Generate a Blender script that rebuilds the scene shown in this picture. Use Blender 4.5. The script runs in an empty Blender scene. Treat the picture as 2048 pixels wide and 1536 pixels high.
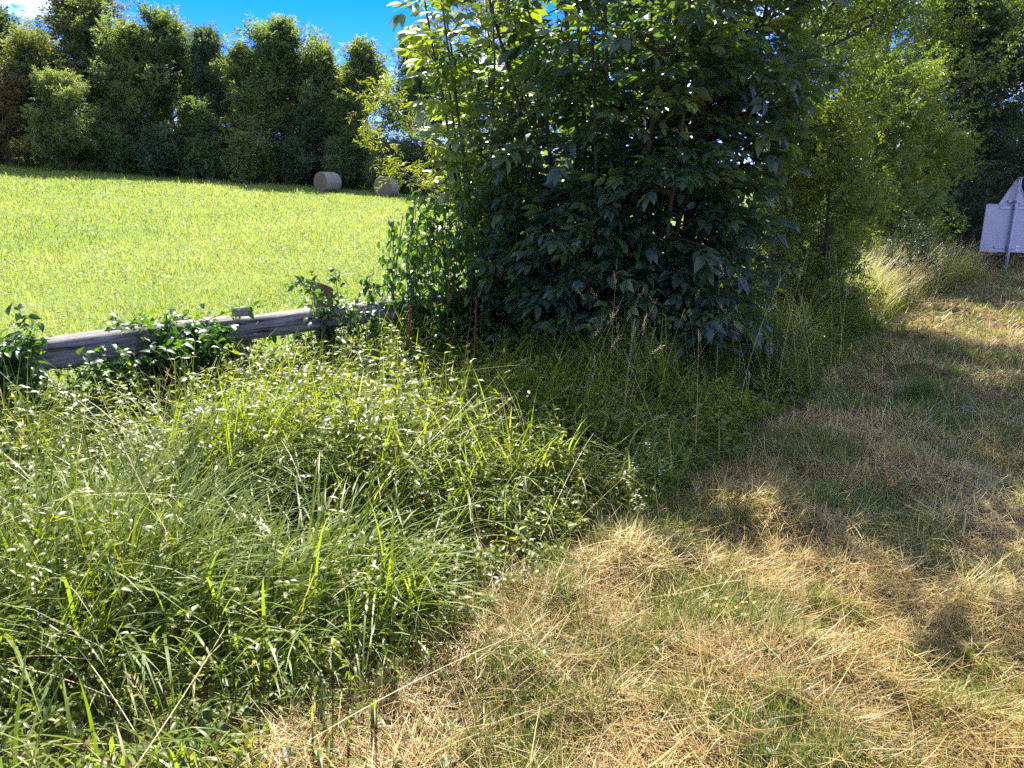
import bpy, math
import numpy as np
from math import radians as R, pi, sin, cos, tan

C = bpy.context.scene.collection
SC = bpy.context.scene

# ------------------------------------------------------------------ camera
CAM_Z, PITCH, FPX = 1.6, 13.7, 1547.0
cam = bpy.data.cameras.new('camera'); camo = bpy.data.objects.new('camera', cam); C.objects.link(camo)
camo.location = (0, 0, CAM_Z); camo.rotation_euler = (R(90 - PITCH), 0, 0)
cam.sensor_width = 36; cam.lens = FPX / 2048 * 36; cam.clip_start = 0.05; cam.clip_end = 3000
SC.camera = camo

# ------------------------------------------------------------------ light
SUN_AZ, SUN_EL = -10.0, 50.0          # degrees right of the view axis, above the horizon
SC.view_settings.view_transform = 'Standard'; SC.view_settings.look = 'None'
SC.view_settings.exposure = 1.7; SC.view_settings.gamma = 1
world = bpy.data.worlds.new('World'); SC.world = world; world.use_nodes = True
nt = world.node_tree; nt.nodes.clear()
def N(t, **k):
    n = nt.nodes.new(t)
    for a, b in k.items(): setattr(n, a, b)
    return n
wo = N('ShaderNodeOutputWorld'); bg = N('ShaderNodeBackground'); bg.inputs['Strength'].default_value = 0.15
sky = N('ShaderNodeTexSky'); sky.sky_type = 'NISHITA'; sky.sun_disc = False
sky.sun_elevation = R(SUN_EL); sky.sun_rotation = R(SUN_AZ); sky.altitude = 2500; sky.air_density = 0.9; sky.dust_density = 0.1; sky.ozone_density = 3.0
hs = N('ShaderNodeHueSaturation'); hs.inputs['Saturation'].default_value = 1.45; hs.inputs['Value'].default_value = 0.9
tc = N('ShaderNodeTexCoord')
mp = N('ShaderNodeMapping'); mp.inputs['Scale'].default_value = (3.2, 3.2, 7.0); mp.inputs['Location'].default_value = (0.35, 0.0, 0.2)
no = N('ShaderNodeTexNoise'); no.inputs['Scale'].default_value = 1.6; no.inputs['Detail'].default_value = 7; no.inputs['Roughness'].default_value = 0.55
cr = N('ShaderNodeValToRGB'); cr.color_ramp.elements[0].position = 0.52; cr.color_ramp.elements[1].position = 0.66
mx = N('ShaderNodeMixRGB'); mx.inputs['Color2'].default_value = (9, 9.3, 9.8, 1)
L = nt.links.new
L(sky.outputs[0], hs.inputs['Color']); L(tc.outputs['Generated'], mp.inputs[0]); L(mp.outputs[0], no.inputs['Vector'])
L(no.outputs[0], cr.inputs[0]); L(cr.outputs[0], mx.inputs['Fac']); 
bl = N('ShaderNodeMixRGB', blend_type='MULTIPLY'); bl.inputs['Fac'].default_value = 1; bl.inputs['Color2'].default_value = (.58, .47, .95, 1)
L(hs.outputs[0], bl.inputs['Color1']); L(bl.outputs[0], mx.inputs['Color1']); L(mx.outputs[0], bg.inputs['Color']); L(bg.outputs[0], wo.inputs[0])
sl = bpy.data.lights.new('sun', 'SUN'); sl.energy = 4.5; sl.angle = R(0.53); sl.color = (1.0, 0.955, 0.88)
so = bpy.data.objects.new('sun', sl); C.objects.link(so)
so.rotation_euler = (R(90 - SUN_EL), 0, R(180 - SUN_AZ)) ; so.location = (-5, 30, 35)
cy = SC.cycles
cy.max_bounces = 6; cy.diffuse_bounces = 4; cy.glossy_bounces = 2; cy.transmission_bounces = 4; cy.transparent_max_bounces = 4
cy.use_denoising = False; cy.use_adaptive_sampling = True; cy.sample_clamp_indirect = 6

# ------------------------------------------------------------------ helpers
def rng(s): return np.random.default_rng(s)
def vnoise(x, y, seed=0):
    x = np.asarray(x, float); y = np.asarray(y, float)
    xi = np.floor(x); yi = np.floor(y); fx = x - xi; fy = y - yi
    def h(a, b):
        v = np.sin(a * 127.1 + b * 311.7 + seed * 74.7) * 43758.5453
        return v - np.floor(v)
    fx = fx * fx * (3 - 2 * fx); fy = fy * fy * (3 - 2 * fy)
    a = h(xi, yi) * (1 - fx) + h(xi + 1, yi) * fx
    b = h(xi, yi + 1) * (1 - fx) + h(xi + 1, yi + 1) * fx
    return a * (1 - fy) + b * fy
def fbm(x, y, seed=0, o=4):
    s = 0; a = .5
    for i in range(o):
        s = s + a * vnoise(x * 2 ** i, y * 2 ** i, seed + i); a *= .5
    return s / (1 - .5 ** o)
def sstep(a, b, x):
    t = np.clip((x - a) / (b - a), 0, 1); return t * t * (3 - 2 * t)
def at(px, d, z=0.0):                   # x of the photo column px at distance d (y) and height z
    dep = d * cos(R(PITCH)) + (CAM_Z - z) * sin(R(PITCH))
    return (px - 1024) / FPX * dep

FP = np.array([-3.0, 4.75]); FD = np.array([0.69, 0.724]); FN = np.array([-0.724, 0.69])
def s_of(x, y): return (x - FP[0]) * FN[0] + (y - FP[1]) * FN[1]       # metres past the fence line
BY = np.array([-30, 0, 1.2, 1.9, 2.85, 3.3, 4.75, 6.4, 8.1, 10.5, 12, 14, 17, 30, 60])
BX = np.array([-25, -1.9, -.95, -.53, -.08, .28, 1.5, 2.6, 3.6, 5.3, 6.3, 8.0, 10.6, 20, 45])
def e_of(x, y): return (np.interp(y, BY, BX) - x) * 0.82               # metres inside the tall verge (+) or on the mown strip (-)
def ground(x, y):
    s = s_of(x, y); sp = np.maximum(s, 0)
    z = (0.014 * sp + .00114 * np.minimum(sp, 80) ** 2) * sstep(0, 3, sp)
    z = np.minimum(z, 8.5)
    e = e_of(x, y)
    z = z + 0.10 * (fbm(x * .5, y * .5, 5) - .5) + (0.17 * (fbm(x * 2.1, y * 2.1, 9) - .5) + .10 * (fbm(x * 6, y * 6, 12, 2) - .5)) * sstep(.1, -.4, e)
    return z

def tag(o, label=None, cat=None, group=None, kind=None):
    if label: o['label'] = label
    if cat: o['category'] = cat
    if group: o['group'] = group
    if kind: o['kind'] = kind
    return o
def thing(name, loc, label, cat, group=None, rz=0):
    o = bpy.data.objects.new(name, None); C.objects.link(o); o.empty_display_size = .2
    o.location = loc; o.rotation_euler = (0, 0, rz)
    return tag(o, label, cat, group)
def mesh(name, V, F, mats, parent=None, tint=None, smooth=True, mi=None):
    """F: list of (n,k) int arrays; one linked mesh object"""
    me = bpy.data.meshes.new(name)
    V = np.asarray(V, np.float32); F = [np.asarray(f, np.int32) for f in (F if isinstance(F, list) else [F]) if len(f)]
    me.vertices.add(len(V)); me.vertices.foreach_set('co', V.ravel())
    lv = np.concatenate([f.ravel() for f in F]); tot = np.concatenate([np.full(len(f), f.shape[1], np.int32) for f in F])
    me.loops.add(len(lv)); me.loops.foreach_set('vertex_index', lv)
    me.polygons.add(len(tot)); me.polygons.foreach_set('loop_start', np.concatenate([[0], np.cumsum(tot)[:-1]]).astype(np.int32))
    me.polygons.foreach_set('use_smooth', np.full(len(tot), smooth))
    for m in (mats if isinstance(mats, (list, tuple)) else [mats]): me.materials.append(m)
    if mi is not None: me.polygons.foreach_set('material_index', np.asarray(mi, np.int32))
    if tint is not None:
        a = me.attributes.new('tint', 'FLOAT', 'POINT'); a.data.foreach_set('value', np.asarray(tint, np.float32))
    me.update(calc_edges=True)
    o = bpy.data.objects.new(name, me); C.objects.link(o)
    if parent is not None: o.parent = parent
    return o
class MB:                                # collects numpy pieces into one mesh
    def __init__(s): s.V = []; s.F = {}; s.T = []; s.n = 0
    def add(s, V, F, T=0.5):
        V = np.asarray(V, float).reshape(-1, 3)
        for f in (F if isinstance(F, list) else [F]):
            f = np.asarray(f)
            if len(f): s.F.setdefault(f.shape[1], []).append(f + s.n)
        s.V.append(V); s.T.append(np.broadcast_to(np.asarray(T, float), (len(V),))); s.n += len(V)
        return s
    def build(s, name, mat, parent=None, smooth=True):
        return mesh(name, np.concatenate(s.V), [np.concatenate(v) for v in s.F.values()], mat, parent, np.concatenate(s.T), smooth)
def rot(az, pitch, roll):
    """local y = length, x = width, z = normal; az turns about world z, pitch lifts the tip"""
    az, pitch, roll = np.broadcast_arrays(az, pitch, roll)
    ca, sa, cp, sp, cr_, sr = np.cos(az), np.sin(az), np.cos(pitch), np.sin(pitch), np.cos(roll), np.sin(roll)
    o = np.zeros_like(ca)
    Rz = np.stack([np.stack([ca, -sa, o], -1), np.stack([sa, ca, o], -1), np.stack([o, o, o + 1], -1)], -2)
    Rx = np.stack([np.stack([o + 1, o, o], -1), np.stack([o, cp, -sp], -1), np.stack([o, sp, cp], -1)], -2)
    Ry = np.stack([np.stack([cr_, o, sr], -1), np.stack([o, o + 1, o], -1), np.stack([-sr, o, cr_], -1)], -2)
    return Rz @ Rx @ Ry
def inst(tv, tf, P, M, S):
    n, k = len(P), len(tv)
    S = np.asarray(S, float)
    if S.ndim == 0: S = np.full(n, S)
    V = tv[None] * (S[:, None, None] if S.ndim == 1 else S[:, None, :])
    V = np.einsum('nij,nkj->nki', M, V) + P[:, None, :]
    F = (tf[None] + (np.arange(n) * k)[:, None, None]).reshape(-1, tf.shape[1])
    return V.reshape(-1, 3), F, k
def put(mb, tmpl, P, az, pitch, roll, S, tint):
    tv, tf = tmpl
    V, F, k = inst(tv, tf, np.asarray(P, float), rot(az, pitch, roll), S)
    mb.add(V, F, np.repeat(np.broadcast_to(tint, (len(P),)), k))
def blades(mb, P, Ln, W, az, lean, curve, segs, tint, tipw=.06):
    n = len(P); Ln, W, az, lean, curve = [np.broadcast_to(np.asarray(a, float), (n,)) for a in (Ln, W, az, lean, curve)]
    t = np.linspace(0, 1, segs + 1)
    th = lean[:, None] + curve[:, None] * (t[None, :-1] + .5 / segs)
    st = (Ln / segs)[:, None]
    h = np.concatenate([np.zeros((n, 1)), np.cumsum(np.sin(th) * st, 1)], 1)
    v = np.concatenate([np.zeros((n, 1)), np.cumsum(np.cos(th) * st, 1)], 1)
    dx, dy = -np.sin(az), np.cos(az)
    ctr = np.stack([P[:, 0, None] + h * dx[:, None], P[:, 1, None] + h * dy[:, None], P[:, 2, None] + v], -1)
    w = W[:, None] * .5 * np.maximum(1 - t ** 2.2, tipw)[None] * np.where(t < .01, .7, 1)[None]
    sd = np.stack([np.cos(az), np.sin(az), np.zeros(n)], -1)[:, None, :] * w[..., None]
    V = np.stack([ctr - sd, ctr + sd], 2).reshape(n, -1, 3)
    k = 2 * (segs + 1); b = np.arange(segs) * 2
    tf = np.stack([b, b + 1, b + 3, b + 2], -1)
    F = (tf[None] + (np.arange(n) * k)[:, None, None]).reshape(-1, 4)
    mb.add(V.reshape(-1, 3), F, np.repeat(np.broadcast_to(tint, (n,)), k))
    return ctr
def tube(mb, pts, rad, sides=6, tint=.5, cap=False):
    pts = np.asarray(pts, float); rad = np.broadcast_to(np.asarray(rad, float), (len(pts),))
    d = np.gradient(pts, axis=0); d /= np.linalg.norm(d, axis=1)[:, None] + 1e-9
    ref = np.array([.31, .95, .05]) if abs(d[0][2]) > .8 else np.array([0, 0, 1.])
    u = np.cross(d, ref); u /= np.linalg.norm(u, axis=1)[:, None] + 1e-9; w = np.cross(d, u)
    a = np.arange(sides) * 2 * pi / sides
    V = pts[:, None] + rad[:, None, None] * (np.cos(a)[None, :, None] * u[:, None] + np.sin(a)[None, :, None] * w[:, None])
    m = len(pts); i = np.arange(m - 1)[:, None] * sides; j = np.arange(sides)[None]
    jn = (j + 1) % sides
    F = np.stack([i + j, i + jn, i + sides + jn, i + sides + j], -1).reshape(-1, 4)
    Fs = [F]
    if cap:
        Fs.append(np.array([[m * sides - sides + q for q in range(sides)]])); Fs.append(np.array([[q for q in range(sides)][::-1]]))
    mb.add(V.reshape(-1, 3), Fs, tint)

# leaf shapes -----------------------------------------------------
def leaf_t(w=.45, fold=.10, droop=.12, cols=2):
    """unit-length folded leaf, 8 triangles"""
    v = np.array([[0, 0, 0], [-w * .46, .30, fold], [0, .32, 0], [w * .46, .30, fold], [-w * .40, .62, fold * .7 - droop * .4], [0, .64, -droop * .5], [w * .40, .62, fold * .7 - droop * .4], [0, 1, -droop * 1.3]])
    f = np.array([[0, 2, 1], [0, 3, 2], [1, 2, 5], [1, 5, 4], [2, 3, 6], [2, 6, 5], [4, 5, 7], [5, 6, 7]])
    return v, f
def leaf_s(w=.5, fold=.08, droop=.1):
    v = np.array([[0, 0, 0], [-w * .5, .45, fold], [0, .5, -droop * .4], [w * .5, .45, fold], [0, 1, -droop]])
    return v, np.array([[0, 2, 1], [0, 3, 2], [1, 2, 4], [2, 3, 4]])
def join_t(parts):
    V = []; F = []; n = 0
    for v, f in parts: V.append(v); F.append(f + n); n += len(v)
    return np.concatenate(V), np.concatenate(F)
def compound_t(seed, pairs=3, ll=.38, w=.44, droop=.35, simple=False):
    """unit-length pinnate leaf: rachis and leaflets, arching down"""
    r = rng(seed); parts = []
    def rp(t): return np.array([0.03 * sin(t * 4 + seed), t, -droop * t * t * .6])
    q = [rp(t) for t in np.linspace(0, .72, 5)]
    for a, b in zip(q[:-1], q[1:]):
        s = np.array([.008, 0, 0]); parts.append((np.array([a - s, a + s, b + s, b - s]), np.array([[0, 1, 2], [0, 2, 3]])))
    tl = leaf_s(w, .05, .12) if simple else leaf_t(w, .06, .14)
    for i in range(pairs):
        t = .26 + .44 * i / max(pairs - 1, 1); sc = ll * (.78 + .25 * i / max(pairs - 1, 1))
        for sd in (-1, 1):
            M = rot(np.array([-sd * (R(62 - 9 * i) + r.normal(0, .12))]), np.array([-.15 - droop * t * .6 + r.normal(0, .18)]), np.array([sd * .1 + r.normal(0, .25)]))
            V, F, k = inst(tl[0], tl[1], rp(t)[None] , M, np.array([sc * r.uniform(.85, 1.1)])); parts.append((V, F))
    M = rot(np.array([r.normal(0, .1)]), np.array([-droop * .9]), np.array([r.normal(0, .2)]))
    V, F, k = inst(tl[0], tl[1], rp(.72)[None], M, np.array([ll * 1.1])); parts.append((V, F))
    return join_t(parts)
def sprig_t(seed, n=9, ll=.32, w=.42, spread=1.0, simple=True):
    """twig end with n leaves all round it"""
    r = rng(seed); parts = []
    tl = leaf_s(w, .06, .14)
    for i in range(n):
        t = i / n
        M = rot(np.array([(-1) ** i * spread * r.uniform(.5, 1.25)]), np.array([r.normal(-.15, .45)]), np.array([r.normal(0, .5)]))
        V, F, k = inst(tl[0], tl[1], np.array([[r.normal(0, .03), t * .8, r.normal(0, .06) - .18 * t * t]]), M, np.array([ll * r.uniform(.7, 1.15)])); parts.append((V, F))
    return join_t(parts)

# ------------------------------------------------------------------ materials
def newmat(name):
    m = bpy.data.materials.new(name); m.use_nodes = True; t = m.node_tree; t.nodes.clear()
    return m, t, t.nodes.new, t.links.new
def ramp(n, cols):
    e = n.color_ramp.elements
    while len(e) < len(cols): e.new(.5)
    for i, c in enumerate(cols):
        p, col = c if isinstance(c[1], (tuple, list)) else (i / (len(cols) - 1), c)
        e[i].position = p; e[i].color = (*col, 1)
def leaf_mat(name, cols, trans=.42, tcol=(1.5, 1.55, .55), rough=.42, spec=.5, noise=0):
    m, t, n, l = newmat(name)
    a = n('ShaderNodeAttribute'); a.attribute_name = 'tint'
    r = n('ShaderNodeValToRGB'); ramp(r, cols)
    p = n('ShaderNodeBsdfPrincipled'); p.inputs['Roughness'].default_value = rough; p.inputs['Specular IOR Level'].default_value = spec
    tb = n('ShaderNodeBsdfTranslucent'); mm = n('ShaderNodeMixRGB'); mm.blend_type = 'MULTIPLY'; mm.inputs['Fac'].default_value = 1
    mm.inputs['Color2'].default_value = (*tcol, 1)
    ms = n('ShaderNodeMixShader'); ms.inputs['Fac'].default_value = trans; o = n('ShaderNodeOutputMaterial')
    l(a.outputs['Fac'], r.inputs[0]); l(r.outputs[0], p.inputs['Base Color']); l(r.outputs[0], mm.inputs['Color1']); l(mm.outputs[0], tb.inputs['Color'])
    l(p.outputs[0], ms.inputs[1]); l(tb.outputs[0], ms.inputs[2]); l(ms.outputs[0], o.inputs[0])
    return m
def noise_mat(name, cols, scale=8, stretch=(1, 1, 1), rough=.85, bump=.4, dist=.02, detail=6, spec=.3, coord='Object', metal=0):
    m, t, n, l = newmat(name)
    tcn = n('ShaderNodeTexCoord'); mpn = n('ShaderNodeMapping'); mpn.inputs['Scale'].default_value = stretch
    nz = n('ShaderNodeTexNoise'); nz.inputs['Scale'].default_value = scale; nz.inputs['Detail'].default_value = detail; nz.inputs['Roughness'].default_value = .62
    r = n('ShaderNodeValToRGB'); ramp(r, cols)
    p = n('ShaderNodeBsdfPrincipled'); p.inputs['Roughness'].default_value = rough; p.inputs['Specular IOR Level'].default_value = spec; p.inputs['Metallic'].default_value = metal
    b = n('ShaderNodeBump'); b.inputs['Strength'].default_value = bump; b.inputs['Distance'].default_value = dist; o = n('ShaderNodeOutputMaterial')
    l(tcn.outputs[coord], mpn.inputs[0]); l(mpn.outputs[0], nz.inputs['Vector']); l(nz.outputs[0], r.inputs[0]); l(r.outputs[0], p.inputs['Base Color'])
    l(nz.outputs[0], b.inputs['Height']); l(b.outputs[0], p.inputs['Normal']); l(p.outputs[0], o.inputs[0])
    return m
M = {}
M['grass'] = leaf_mat('verge_grass', [(.068, .115, .012), (.145, .205, .022), (.23, .285, .036), (.37, .34, .11), (.48, .41, .20)], .5, (1.6, 1.6, .5), .42, .34)
M['herb'] = leaf_mat('herb_leaf', [(.052, .088, .012), (.11, .15, .018), (.185, .22, .025), (.25, .28, .04)], .46, (1.9, 1.75, .4), .42, .5)
M['field'] = leaf_mat('field_grass', [(.13, .20, .025), (.21, .28, .04), (.30, .35, .07), (.40, .40, .17)], .5, (1.5, 1.4, .75), .5, .5)
M['straw'] = leaf_mat('straw', [(.19, .115, .03), (.42, .285, .075), (.56, .42, .14), (.68, .58, .28)], .25, (1.2, 1.1, .8), .5, .4)
M['lawn'] = leaf_mat('short_grass', [(.06, .11, .015), (.13, .19, .03), (.22, .25, .05), (.36, .32, .10)], .40, (1.5, 1.5, .5), .42, .45)
M['bush'] = leaf_mat('compound_leaf', [(.04, .078, .048), (.058, .10, .056), (.09, .14, .055), (.17, .215, .06)], .45, (2.1, 2.1, .3), .38, .9)
M['yellow'] = leaf_mat('yellowing_leaf', [(.10, .155, .02), (.19, .24, .035), (.29, .29, .045)], .5, (1.5, 1.35, .5), .4, .45)
M['vine'] = leaf_mat('vine_leaf', [(.03, .075, .014), (.06, .13, .02), (.12, .2, .025)], .45, (1.7, 1.8, .45), .38, .5)
M['far_a'] = leaf_mat('far_leaf', [(.07, .11, .05), (.11, .155, .06), (.16, .20, .065), (.21, .21, .065)], .53, (1.75, 1.85, .8), .45, .45)  # the far leaf ramps are lifted and bluer, painting in distant haze
M['far_b'] = leaf_mat('far_leaf_olive', [(.085, .11, .045), (.135, .16, .055), (.18, .20, .06), (.23, .205, .06)], .53, (1.75, 1.75, .8), .45, .45)
M['far_c'] = leaf_mat('far_leaf_dark', [(.06, .092, .05), (.09, .13, .06), (.135, .175, .065)], .5, (1.8, 1.9, .8), .42, .5)
M['shade'] = leaf_mat('shade_dark_leaf', [(.025, .048, .018), (.042, .075, .022), (.075, .115, .028)], .34, (1.4, 1.5, .5), .42, .5)  # darkened to paint in the shade behind the sign; sapling leaves are dark themselves
M['russet'] = leaf_mat('russet_leaf', [(.08, .10, .025), (.17, .14, .04), (.24, .13, .05)], .36, (1.4, 1.3, .6), .5, .4)
M['hedge'] = leaf_mat('hedge_leaf', [(.05, .088, .024), (.09, .138, .03), (.14, .20, .035), (.20, .24, .04)], .45, (1.7, 1.7, .45), .4, .5)
M['petal'] = leaf_mat('white_petal', [(.75, .75, .70), (.85, .85, .80)], .3, (1, 1, 1), .6, .3)
M['ypetal'] = leaf_mat('yellow_petal', [(.65, .55, .03), (.75, .65, .05)], .3, (1, 1, 1), .6, .3)
M['dock'] = leaf_mat('dry_dock', [(.16, .045, .02), (.26, .08, .035)], .2, (1, 1, 1), .7, .2)
M['bark'] = noise_mat('bark', [(.025, .020, .015), (.07, .055, .042), (.13, .11, .09)], 9, (1, 1, .25), .9, .6, .02)
M['farbark'] = noise_mat('pale_bark', [(.06, .05, .04), (.14, .12, .10), (.22, .20, .17)], 4, (1, 1, .3), .9, .3, .02)
M['twig'] = noise_mat('dead_twig', [(.10, .075, .075), (.20, .165, .16)], 20, (1, 1, 1), .8, .2, .005)
M['stem'] = noise_mat('green_brown_stem', [(.035, .035, .018), (.09, .075, .04)], 14, (1, 1, .3), .8, .3, .01)

def wood_mat(name, cols, along):
    m, t, n, l = newmat(name)
    tcn = n('ShaderNodeTexCoord'); mp1 = n('ShaderNodeMapping'); mp1.inputs['Scale'].default_value = along
    n1 = n('ShaderNodeTexNoise'); n1.inputs['Scale'].default_value = 40; n1.inputs['Detail'].default_value = 8; n1.inputs['Roughness'].default_value = .65; n1.inputs['Distortion'].default_value = .6
    n2 = n('ShaderNodeTexNoise'); n2.inputs['Scale'].default_value = 5; n2.inputs['Detail'].default_value = 4
    r = n('ShaderNodeValToRGB'); ramp(r, cols)
    r2 = n('ShaderNodeValToRGB'); ramp(r2, [(.3, (.55, .55, .55)), (.7, (1.1, 1.08, 1.05))])
    mu = n('ShaderNodeMixRGB'); mu.blend_type = 'MULTIPLY'; mu.inputs['Fac'].default_value = 1
    p = n('ShaderNodeBsdfPrincipled'); p.inputs['Roughness'].default_value = .75; p.inputs['Specular IOR Level'].default_value = .3
    b = n('ShaderNodeBump'); b.inputs['Strength'].default_value = .9; b.inputs['Distance'].default_value = .012; o = n('ShaderNodeOutputMaterial')
    l(tcn.outputs['Object'], mp1.inputs[0]); l(mp1.outputs[0], n1.inputs['Vector']); l(tcn.outputs['Object'], n2.inputs['Vector'])
    l(n1.outputs[0], r.inputs[0]); l(n2.outputs[0], r2.inputs[0]); l(r.outputs[0], mu.inputs['Color1']); l(r2.outputs[0], mu.inputs['Color2'])
    l(mu.outputs[0], p.inputs['Base Color']); l(n1.outputs[0], b.inputs['Height']); l(b.outputs[0], p.inputs['Normal']); l(p.outputs[0], o.inputs[0])
    return m
M['rail'] = wood_mat('weathered_timber', [(.36, (.025, .02, .015)), (.44, (.14, .118, .095)), (.58, (.29, .255, .215)), (.75, (.44, .40, .345))], (.06, 1, 1))
M['post'] = wood_mat('brown_timber', [(.3, (.16, .085, .035)), (.55, (.30, .17, .075)), (.8, (.38, .24, .12))], (1, 1, .06))
M['greypost'] = wood_mat('grey_timber', [(.3, (.10, .085, .07)), (.55, (.24, .21, .18)), (.8, (.36, .33, .29))], (1, 1, .06))

# ground material: bare soil and thatch, tinted by where it is
def ground_mat():
    m, t, n, l = newmat('ground')
    a = n('ShaderNodeAttribute'); a.attribute_name = 'tint'
    tcn = n('ShaderNodeTexCoord')
    nz = n('ShaderNodeTexNoise'); nz.inputs['Scale'].default_value = 2.5; nz.inputs['Detail'].default_value = 8; nz.inputs['Roughness'].default_value = .7
    nf = n('ShaderNodeTexNoise'); nf.inputs['Scale'].default_value = 45; nf.inputs['Detail'].default_value = 4
    soil = n('ShaderNodeValToRGB'); ramp(soil, [(.3, (.05, .035, .02)), (.5, (.15, .10, .05)), (.7, (.26, .19, .09))])
    gr = n('ShaderNodeValToRGB'); ramp(gr, [(.3, (.10, .15, .02)), (.5, (.15, .21, .03)), (.7, (.22, .26, .05))])
    mk = n('ShaderNodeMixRGB'); p = n('ShaderNodeBsdfPrincipled'); p.inputs['Roughness'].default_value = .95; p.inputs['Specular IOR Level'].default_value = .1
    b = n('ShaderNodeBump'); b.inputs['Strength'].default_value = .6; b.inputs['Distance'].default_value = .03; o = n('ShaderNodeOutputMaterial')
    ad = n('ShaderNodeMixRGB'); ad.inputs['Fac'].default_value = .5
    l(tcn.outputs['Object'], nz.inputs['Vector']); l(tcn.outputs['Object'], nf.inputs['Vector']); l(nz.outputs[0], ad.inputs['Color1']); l(nf.outputs[0], ad.inputs['Color2'])
    l(ad.outputs[0], soil.inputs[0]); l(ad.outputs[0], gr.inputs[0]); l(a.outputs['Fac'], mk.inputs['Fac']); l(soil.outputs[0], mk.inputs['Color1']); l(gr.outputs[0], mk.inputs['Color2'])
    l(mk.outputs[0], p.inputs['Base Color']); l(nf.outputs[0], b.inputs['Height']); l(b.outputs[0], p.inputs['Normal']); l(p.outputs[0], o.inputs[0])
    return m
M['ground'] = ground_mat()

# ------------------------------------------------------------------ ground: one sheet to the horizon
def axis(near, step, far, g):
    a = [0.0]
    while a[-1] < far: a.append(a[-1] + (step if a[-1] < near else step + (a[-1] - near) * g))
    return np.array(a)
ax = axis(9, .09, 900, .09); xs = np.concatenate([-ax[:0:-1], ax])
ay = axis(16, .09, 900, .09); ys = np.concatenate([-axis(2, .4, 300, .3)[:0:-1], ay])
gx, gy = np.meshgrid(xs, ys); nx, ny = len(xs), len(ys)
gz = ground(gx, gy)
i = np.arange(ny - 1)[:, None] * nx + np.arange(nx - 1)[None]
gt = sstep(.2, 1.5, s_of(gx, gy)) * .97
mesh('ground', np.stack([gx, gy, gz], -1).reshape(-1, 3), np.stack([i, i + 1, i + nx + 1, i + nx], -1).reshape(-1, 4), M['ground'], None, gt.ravel())['kind'] = 'structure'

# ------------------------------------------------------------------ grass and herbs
def scatter(r, n, x0, x1, y0, y1, keep):
    x = r.uniform(x0, x1, n); y = r.uniform(y0, y1, n)
    ok = keep(x, y); return x[ok], y[ok]
def infov(x, y, m=.12): return np.abs(x) < (y * .97 + .5) * (.662 + m) + .4
def pos(x, y, dz=0): return np.stack([x, y, ground(x, y) + dz], -1)

# hay field beyond the fence
def build_field():
    mb = MB(); r = rng(11)
    bands = [(0, 4, 1.0, 2.5, .006), (4, 9, 1.0, 1.6, .008), (9, 18, .55, 1.0, .014), (18, 30, .24, 1, .024), (30, 62, .12, 1, .04)]
    for (s0, s1, dens, _, w) in bands:
        # sample in (along, across) of the fence frame
        a0, a1 = -45, 70
        n = int((s1 - s0) * (a1 - a0) * 420 * dens)
        a = r.uniform(a0, a1, n); s = r.uniform(s0, s1, n)
        x = FP[0] + FD[0] * a + FN[0] * s; y = FP[1] + FD[1] * a + FN[1] * s
        k = (y > 4) & infov(x, y, .06) & (x < 2.5 + .05 * y) & (r.random(n) < .45 + .8 * fbm(x * .8, y * .8, 3))
        x, y, s = x[k], y[k], s[k]; n = len(x)
        p = pos(x, y, -.01)
        tall = r.random(n) < .05
        ln = r.uniform(.06, .16, n) * (.5 + 1.1 * fbm(x * .6, y * .6, 21)) * np.where(tall, 1.9, 1) * (1 + w * 6)
        ti = np.clip(r.normal(.42, .18, n) + .8 * (fbm(x * .25, y * .12, 31) - .5) + .5 * (fbm(x * .9, y * .9, 33) - .5) + np.where(tall, .25, 0), 0, 1)
        blades(mb, p, ln, w * r.uniform(.7, 1.3, n), r.uniform(0, 2 * pi, n), np.abs(r.normal(.2, .35, n)), r.uniform(.1, 1.7, n), 3, ti)
    n = 60000; a = r.uniform(-10, 14, n); s = r.uniform(.3, 1, n) ** 2 * 14; x = FP[0] + FD[0] * a + FN[0] * s; y = FP[1] + FD[1] * a + FN[1] * s
    k = (y > 4) & infov(x, y, .06) & (fbm(x * 1.2, y * 1.2, 23) > .42); x, y, s = x[k], y[k], s[k]; n = len(x); p = pos(x, y, 0); p[:, 2] += r.uniform(.02, .12, n)
    put(mb, leaf_s(.6, .08, .1), p, r.uniform(0, 6.3, n), r.normal(.1, .4, n), r.normal(0, .4, n), r.uniform(.02, .04, n) * (1 + s * .05), np.clip(r.normal(.3, .2, n), 0, 1))
    o = mb.build('meadow_grass', M['field'])
    tag(o, 'bright green hay meadow grass sloping up behind the timber rail', 'grass', kind='stuff')
build_field()

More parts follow.
